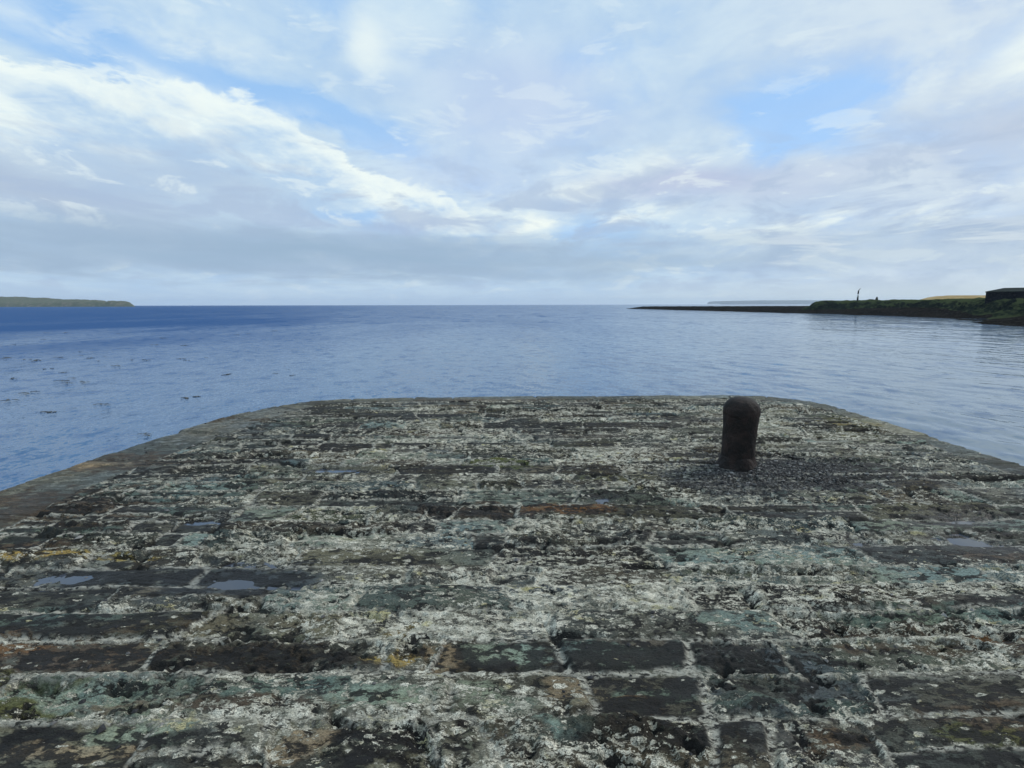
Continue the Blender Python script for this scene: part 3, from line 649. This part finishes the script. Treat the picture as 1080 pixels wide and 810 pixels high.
# ------------------------------------------------------------------ land
def land_mat(name, dark, mid, light, s1=.12, s2=1.2, bd=.5, top=None):
    global n                     # add() and mul() work on the current tree
    m, n, b = material(name)
    g_ = n.node('ShaderNodeNewGeometry'); p = g_.outputs['Position']
    a = n.noise(p, s1, 8, .65); c2 = n.noise(p, s2, 6, .65)
    c = n.mix(n.ss(.38, .62, a), dark, mid); c = n.mix(n.ss(.48, .66, c2), c, light)
    if top is not None:
        nz = n.node('ShaderNodeSeparateXYZ'); n.l.new(g_.outputs['True Normal'], nz.inputs[0])
        c = n.mix(n.ss(.68, .92, add(nz.outputs[2], mul(n.m('SUBTRACT', c2, .5), .35))), c, n.mix(a, top, tuple(v * 1.6 for v in top)))
    n.l.new(c, b.inputs['Base Color']); b.inputs['Roughness'].default_value = 1.0; b.inputs['Specular IOR Level'].default_value = 0.0
    bump(n, b, add(a, mul(c2, .4)), bd)
    return m
def poly_dist(x, y, pts):       # signed: positive to the right of the path direction
    best = np.full(x.shape, 1e9); sg = np.ones_like(x)
    for (a, c) in zip(pts[:-1], pts[1:]):
        ex, ey = c[0] - a[0], c[1] - a[1]; L2 = ex * ex + ey * ey
        t = np.clip(((x - a[0]) * ex + (y - a[1]) * ey) / L2, 0, 1); d = np.hypot(x - a[0] - t * ex, y - a[1] - t * ey)
        m = d < best; best = np.where(m, d, best); sg = np.where(m, np.where(ex * (y - a[1]) - ey * (x - a[0]) < 0, 1., -1.), sg)
    return best * sg
# waterline of the rocky foreshore, from near (right) out to the tip of the reef
SH = [(150, 20), (108, 70), (93, 97), (99, 108), (106, 120), (128, 152), (131, 166), (132, 190), (131, 248), (128, 300), (122, 400), (113, 520), (122, 560), (190, 560), (400, 600)]
BK = [(200, 20), (150, 70), (129, 118), (132, 138), (138, 158), (148, 185), (151, 205), (152, 235), (146, 262), (150, 276), (170, 284), (240, 292), (430, 310)]
gxx, gyy = np.meshgrid(np.concatenate([np.arange(85, 175, .7), np.arange(175, 420, 3.)]), np.concatenate([np.arange(20, 320, 1.0), np.arange(320, 620, 2.5)]))
x = gxx.ravel(); y = gyy.ravel()
ds = poly_dist(x, y, SH) + 2.5 + 3.0 * fbm(x / 14, y / 22, 4, 700); db = poly_dist(x, y, BK) + 2.0 * fbm(x / 12, y / 12, 4, 710)
far = sst(260, 420, y)
h = WZ - .5 + .5 * sst(-3, 1.0, ds) + (1.15 + .55 * far + .35 * sst(130, 100, y)) * sst(0, 16, ds) + .45 * sst(8, 26, ds) + 1.25 * sst(5, 19, ds) * sst(260, 200, y) + .42 * fbm(x / 5, y / 9, 5, 720, .6) * sst(-4, 4, ds)
h += -(.9 + 1.0 * sst(175, 140, y)) * sst(.05, .5, pn(x / 16, y / 40, 730)) * sst(0, 8, ds) * (1 - sst(14, 22, ds))       # pools and channels
m_fore = land_mat('wrack_covered_rock', (.006, .006, .006), (.013, .012, .0105), (.036, .034, .030), .15, 1.5, .35)
obj('foreshore', mesh_np('foreshore', np.stack([x, y, h], 1), grid_quads(*gxx.shape)), m_fore, kind='structure')
hb = WZ - .2 + 1.0 * sst(-5, -1, db) + (4.7 + .5 * fbm(x / 20, y / 20, 3, 740)) * sst(-2.5, 5.5, db + 1.5 * fbm(x / 5, y / 5, 3, 757)) + .5 * fbm(x / 3, y / 3, 4, 750, .6) * sst(-1, 2, db) + .9 * sst(10, 60, db) + .35 * fbm(x / 7, y / 7, 3, 756) * sst(-1, 6, db)
hb = np.where(db < -5, WZ - 3, hb)
gq = grid_quads(*gxx.shape); keep = (db[gq] > -5.5).any(1) & (ds[gq] > 2).any(1)
gq = gq[keep]; used, inv = np.unique(gq, return_inverse=True)
m_bank = land_mat('grassy_bank', (.006, .009, .010), (.013, .019, .015), (.030, .036, .025), .2, 1.4, .5, top=(.034, .044, .020))
obj('grass_bank', mesh_np('grass_bank', np.stack([x, y, hb], 1)[used], inv.reshape(-1, 4)), m_bank, kind='structure')
# the tan field behind the bank
fx, fy = np.meshgrid(np.arange(205, 900, 6.), np.arange(270, 620, 6.))
y = fy.ravel(); x = fx.ravel() - 205 + .745 * y
h = 1.5 + (5.0 + .7 * pn(x / 120, y / 90, 760)) * sst(275, 330, y) * sst(0, 25, x - .745 * y) + .012 * np.maximum(y - 330, 0)
m_field = land_mat('dry_stubble_field', (.34, .25, .12), (.42, .31, .16), (.48, .37, .20), .01, .2, .1)
obj('field', mesh_np('field', np.stack([x, y, h], 1), grid_quads(*fx.shape)), m_field, kind='structure')
# headland far left: rolling green land ending in a low cliff
nu, nv = 420, 60
u = np.linspace(0, 1, nu); v = np.linspace(0, 1, nv); U, Vv = np.meshgrid(u, v)
xs_ = -3600 + U * 2230
Ht = np.interp(xs_, [-3600, -2600, -1830, -1790, -1700, -1640, -1500, -1485, -1470, -1455, -1400, -1385, -1370], [60, 50, 41, 40, 35, 31, 27, 26.0, 18.5, 23.5, 21, 15, 0.5])
Ht = Ht * (1 + .09 * fbm(xs_ / 70, Vv * 5, 5, 800, .6))
prof = .42 * sst(0, .025, Vv) + .58 * sst(.02, .45, Vv)
cl = np.interp(xs_ - .74 * 0, [-1720, -1560, -1370], [0, .6, 1]); prof = prof * (1 - cl) + cl * (.8 * sst(0, .02, Vv) + .2 * sst(.02, .2, Vv))
prof = prof * (1 - .5 * sst(.7, 1, Vv))
Hz = WZ - 1 + Ht * prof + 3.0 * fbm(xs_ / 25, Vv * 20, 4, 801) * prof
xs_ = xs_ + 52 * U ** 4 - .735 * Vv * 900
Yy = 1880 + Vv * 900 + 14 * fbm(xs_ / 60, Vv * 0, 4, 802) 
m_head = land_mat('headland_turf', (.085, .105, .060), (.11, .12, .075), (.20, .18, .13), .014, .09, 1.5)
obj('headland', mesh_np('headland', np.stack([xs_, Yy, Hz], -1).reshape(-1, 3), grid_quads(nv, nu)), m_head, kind='structure')
# far blue cliffs on the right
nu, nv = 200, 24
U, Vv = np.meshgrid(np.linspace(0, 1, nu), np.linspace(0, 1, nv)); xs_ = 4830 + U * 6500
Ht = np.interp(xs_, [4830, 4930, 5300, 6200, 7200, 12000], [62, 74, 84, 96, 95, 85]) * (1 + .05 * fbm(xs_ / 300, Vv * 3, 3, 810))
Hz = WZ - 1 + Ht * (.9 * sst(0, .05, Vv) + .1 * sst(.05, .6, Vv)) * sst(0, 60, xs_ - 4815)
m_far = land_mat('far_cliff', (.10, .10, .09), (.14, .13, .11), (.16, .16, .13), .002, .02, 5)
obj('distant_cliffs', mesh_np('distant_cliffs', np.stack([xs_, 12400 + Vv * 900, Hz], -1).reshape(-1, 3), grid_quads(nv, nu)), m_far, kind='structure')

# ------------------------------------------------------------------ beacon pole and cairn on the bank
hut = empty('stone_building', (151.2, 158.0, 1.9), label='low near-black stone building with a shallow hipped roof, at the right end of the shore', category='building')
hut.rotation_euler = (0, 0, R(-43))
m_hw = land_mat('hut_wall_stone', (.006, .008, .012), (.013, .016, .022), (.030, .033, .038), .8, 3.0, .1)
m_hr = land_mat('hut_roof_slate', (.030, .035, .035), (.045, .052, .048), (.06, .066, .058), .6, 3.0, .05)
def hull(name, V, F_, mat, par):
    me = bpy.data.meshes.new(name); me.from_pydata(V, [], F_); return obj(name, me, mat, par)
W_, D_, H_, E_ = 9.0, 4.5, 3.1, .22
hull('wall', [(-W_, -D_, -1.5), (W_, -D_, -1.5), (W_, D_, -1.5), (-W_, D_, -1.5), (-W_, -D_, H_), (W_, -D_, H_), (W_, D_, H_), (-W_, D_, H_)],
     [(3, 2, 1, 0), (4, 5, 6, 7), (0, 1, 5, 4), (1, 2, 6, 5), (2, 3, 7, 6), (3, 0, 4, 7)], m_hw, hut)
a_, b_ = W_ + E_, D_ + E_
hull('roof', [(-a_, -b_, H_ - .02), (a_, -b_, H_ - .02), (a_, b_, H_ - .02), (-a_, b_, H_ - .02), (-a_, -b_, H_ + .16), (a_, -b_, H_ + .16), (a_, b_, H_ + .16), (-a_, b_, H_ + .16), (-a_ + 4, 0, H_ + 1.25), (a_ - 4, 0, H_ + 1.25)],
     [(3, 2, 1, 0), (0, 1, 5, 4), (1, 2, 6, 5), (2, 3, 7, 6), (3, 0, 4, 7), (4, 5, 9, 8), (5, 6, 9), (6, 7, 8, 9), (7, 4, 8)], m_hr, hut)
def tube(r0, r1, z0, z1, seg=20):
    k = np.linspace(0, 2 * np.pi, seg + 1)[:-1]; V = []
    for r_, z_ in ((.001, z0), (r0, z0), (r1, z1), (.001, z1)): V += [(r_ * math.cos(a), r_ * math.sin(a), z_) for a in k]
    return np.array(V), grid_quads(4, seg, wrap=True)
def flat(name, c, rough=.6):
    m, n, b = material(name); t_ = n.node('ShaderNodeTexCoord').outputs['Object']
    n.l.new(n.mix(n.noise(t_, 3, 5, .6), tuple(v * .7 for v in c), tuple(min(1, v * 1.2) for v in c)), b.inputs['Base Color'])
    b.inputs['Roughness'].default_value = rough; return m
m_blk = flat('black_paint', (.03, .03, .035)); m_wht = flat('white_paint', (.78, .78, .76)); m_stn = flat('cairn_stone', (.05, .055, .045), .9)
def bank_z(px, py):
    k = np.argmin((gxx.ravel() - px) ** 2 + (gyy.ravel() - py) ** 2); return float(hb[k])
bc = empty('beacon_pole', (157.5, 245, bank_z(157.5, 245)), label='slim banded beacon pole, dark and white, standing on the grassy bank', category='beacon')
V, Q = tube(.40, .36, -.6, 1.75); obj('lower_post', mesh_np('lower_post', V, Q), m_blk, bc)
V, Q = tube(.36, .33, 1.75, 3.35); obj('white_band', mesh_np('white_band', V, Q), m_wht, bc)
V, Q = tube(.31, .26, 3.35, 5.0); V[:, 0] += np.maximum(V[:, 2] - 3.35, 0) * .06; obj('upper_post', mesh_np('upper_post', V, Q), m_blk, bc)
V, Q = tube(.16, .12, 0, 1.3); V = V @ np.array([[1, 0, 0], [0, 1, 0], [.55, 0, .75]]); V += np.array([.12, 0, 4.9])
obj('top_bracket', mesh_np('top_bracket', V, Q), m_blk, bc)
def mound(name, loc, sx, sy, sz, seed, mat, **props):
    k = np.linspace(0, 2 * np.pi, 33)[:-1]; p = np.linspace(0, 1, 12)[:, None]
    r_ = np.sin(p * math.pi / 2) * (1 + .25 * fbm(np.cos(k)[None] * 2 + p * 3, np.sin(k)[None] * 2 + p, 3, seed)); z_ = np.cos(p * math.pi / 2) ** .8 + 0 * k[None]
    V = np.stack([sx * r_ * np.cos(k), sy * r_ * np.sin(k), sz * (z_ + .15 * fbm(r_ * np.cos(k) * 3, r_ * np.sin(k) * 3, 3, seed + 1)) - .3], -1).reshape(-1, 3)
    o = obj(name, mesh_np(name, V, grid_quads(12, 32, wrap=True)[:, ::-1]), mat, **props); o.location = loc; return o
m_bush = land_mat('bush_leaves', (.018, .026, .014), (.030, .042, .020), (.045, .055, .03), .8, 4, .2)
mound('bush', (163.6, 245, bank_z(163.6, 245)), 2.6, 1.8, 1.0, 850, m_bush, label='low dark bush on the skyline just right of the beacon pole', category='bush', group='low bushes on the bank')
mound('cairn', (166.6, 245.6, bank_z(166.6, 245.6)), .6, .55, 2.1, 852, m_stn, label='small pointed heap of stones beside the low bush on the bank skyline', category='cairn')
mound('bush', (174, 245, bank_z(174, 245)), 2.6, 1.8, .9, 854, m_bush, label='long low bush on the skyline, right of the small heap of stones', category='bush', group='low bushes on the bank')

# ------------------------------------------------------------------ haze
def haze():
    s_ = 13600; z0, z1 = -8.0, 110.0
    V = [(sx * s_, sy * s_, z) for z in (z0, z1) for sx, sy in ((-1, -1), (1, -1), (1, 1), (-1, 1))]
    me = bpy.data.meshes.new('haze')
    me.from_pydata(V, [], [(3, 2, 1, 0), (4, 5, 6, 7), (0, 1, 5, 4), (1, 2, 6, 5), (2, 3, 7, 6), (3, 0, 4, 7)])
    m = bpy.data.materials.new('haze_air'); m.use_nodes = True; t_ = m.node_tree; t_.nodes.remove(t_.nodes['Principled BSDF'])
    v_ = t_.nodes.new('ShaderNodeVolumePrincipled'); v_.inputs['Density'].default_value = 6.5e-5
    v_.inputs['Color'].default_value = (.80, .90, 1.0, 1); v_.inputs['Anisotropy'].default_value = .2
    t_.links.new(v_.outputs[0], t_.nodes['Material Output'].inputs['Volume'])
    obj('haze', me, m, kind='stuff')
haze()
scn.cycles.volume_bounces = 1
scn.cycles.max_bounces = 6
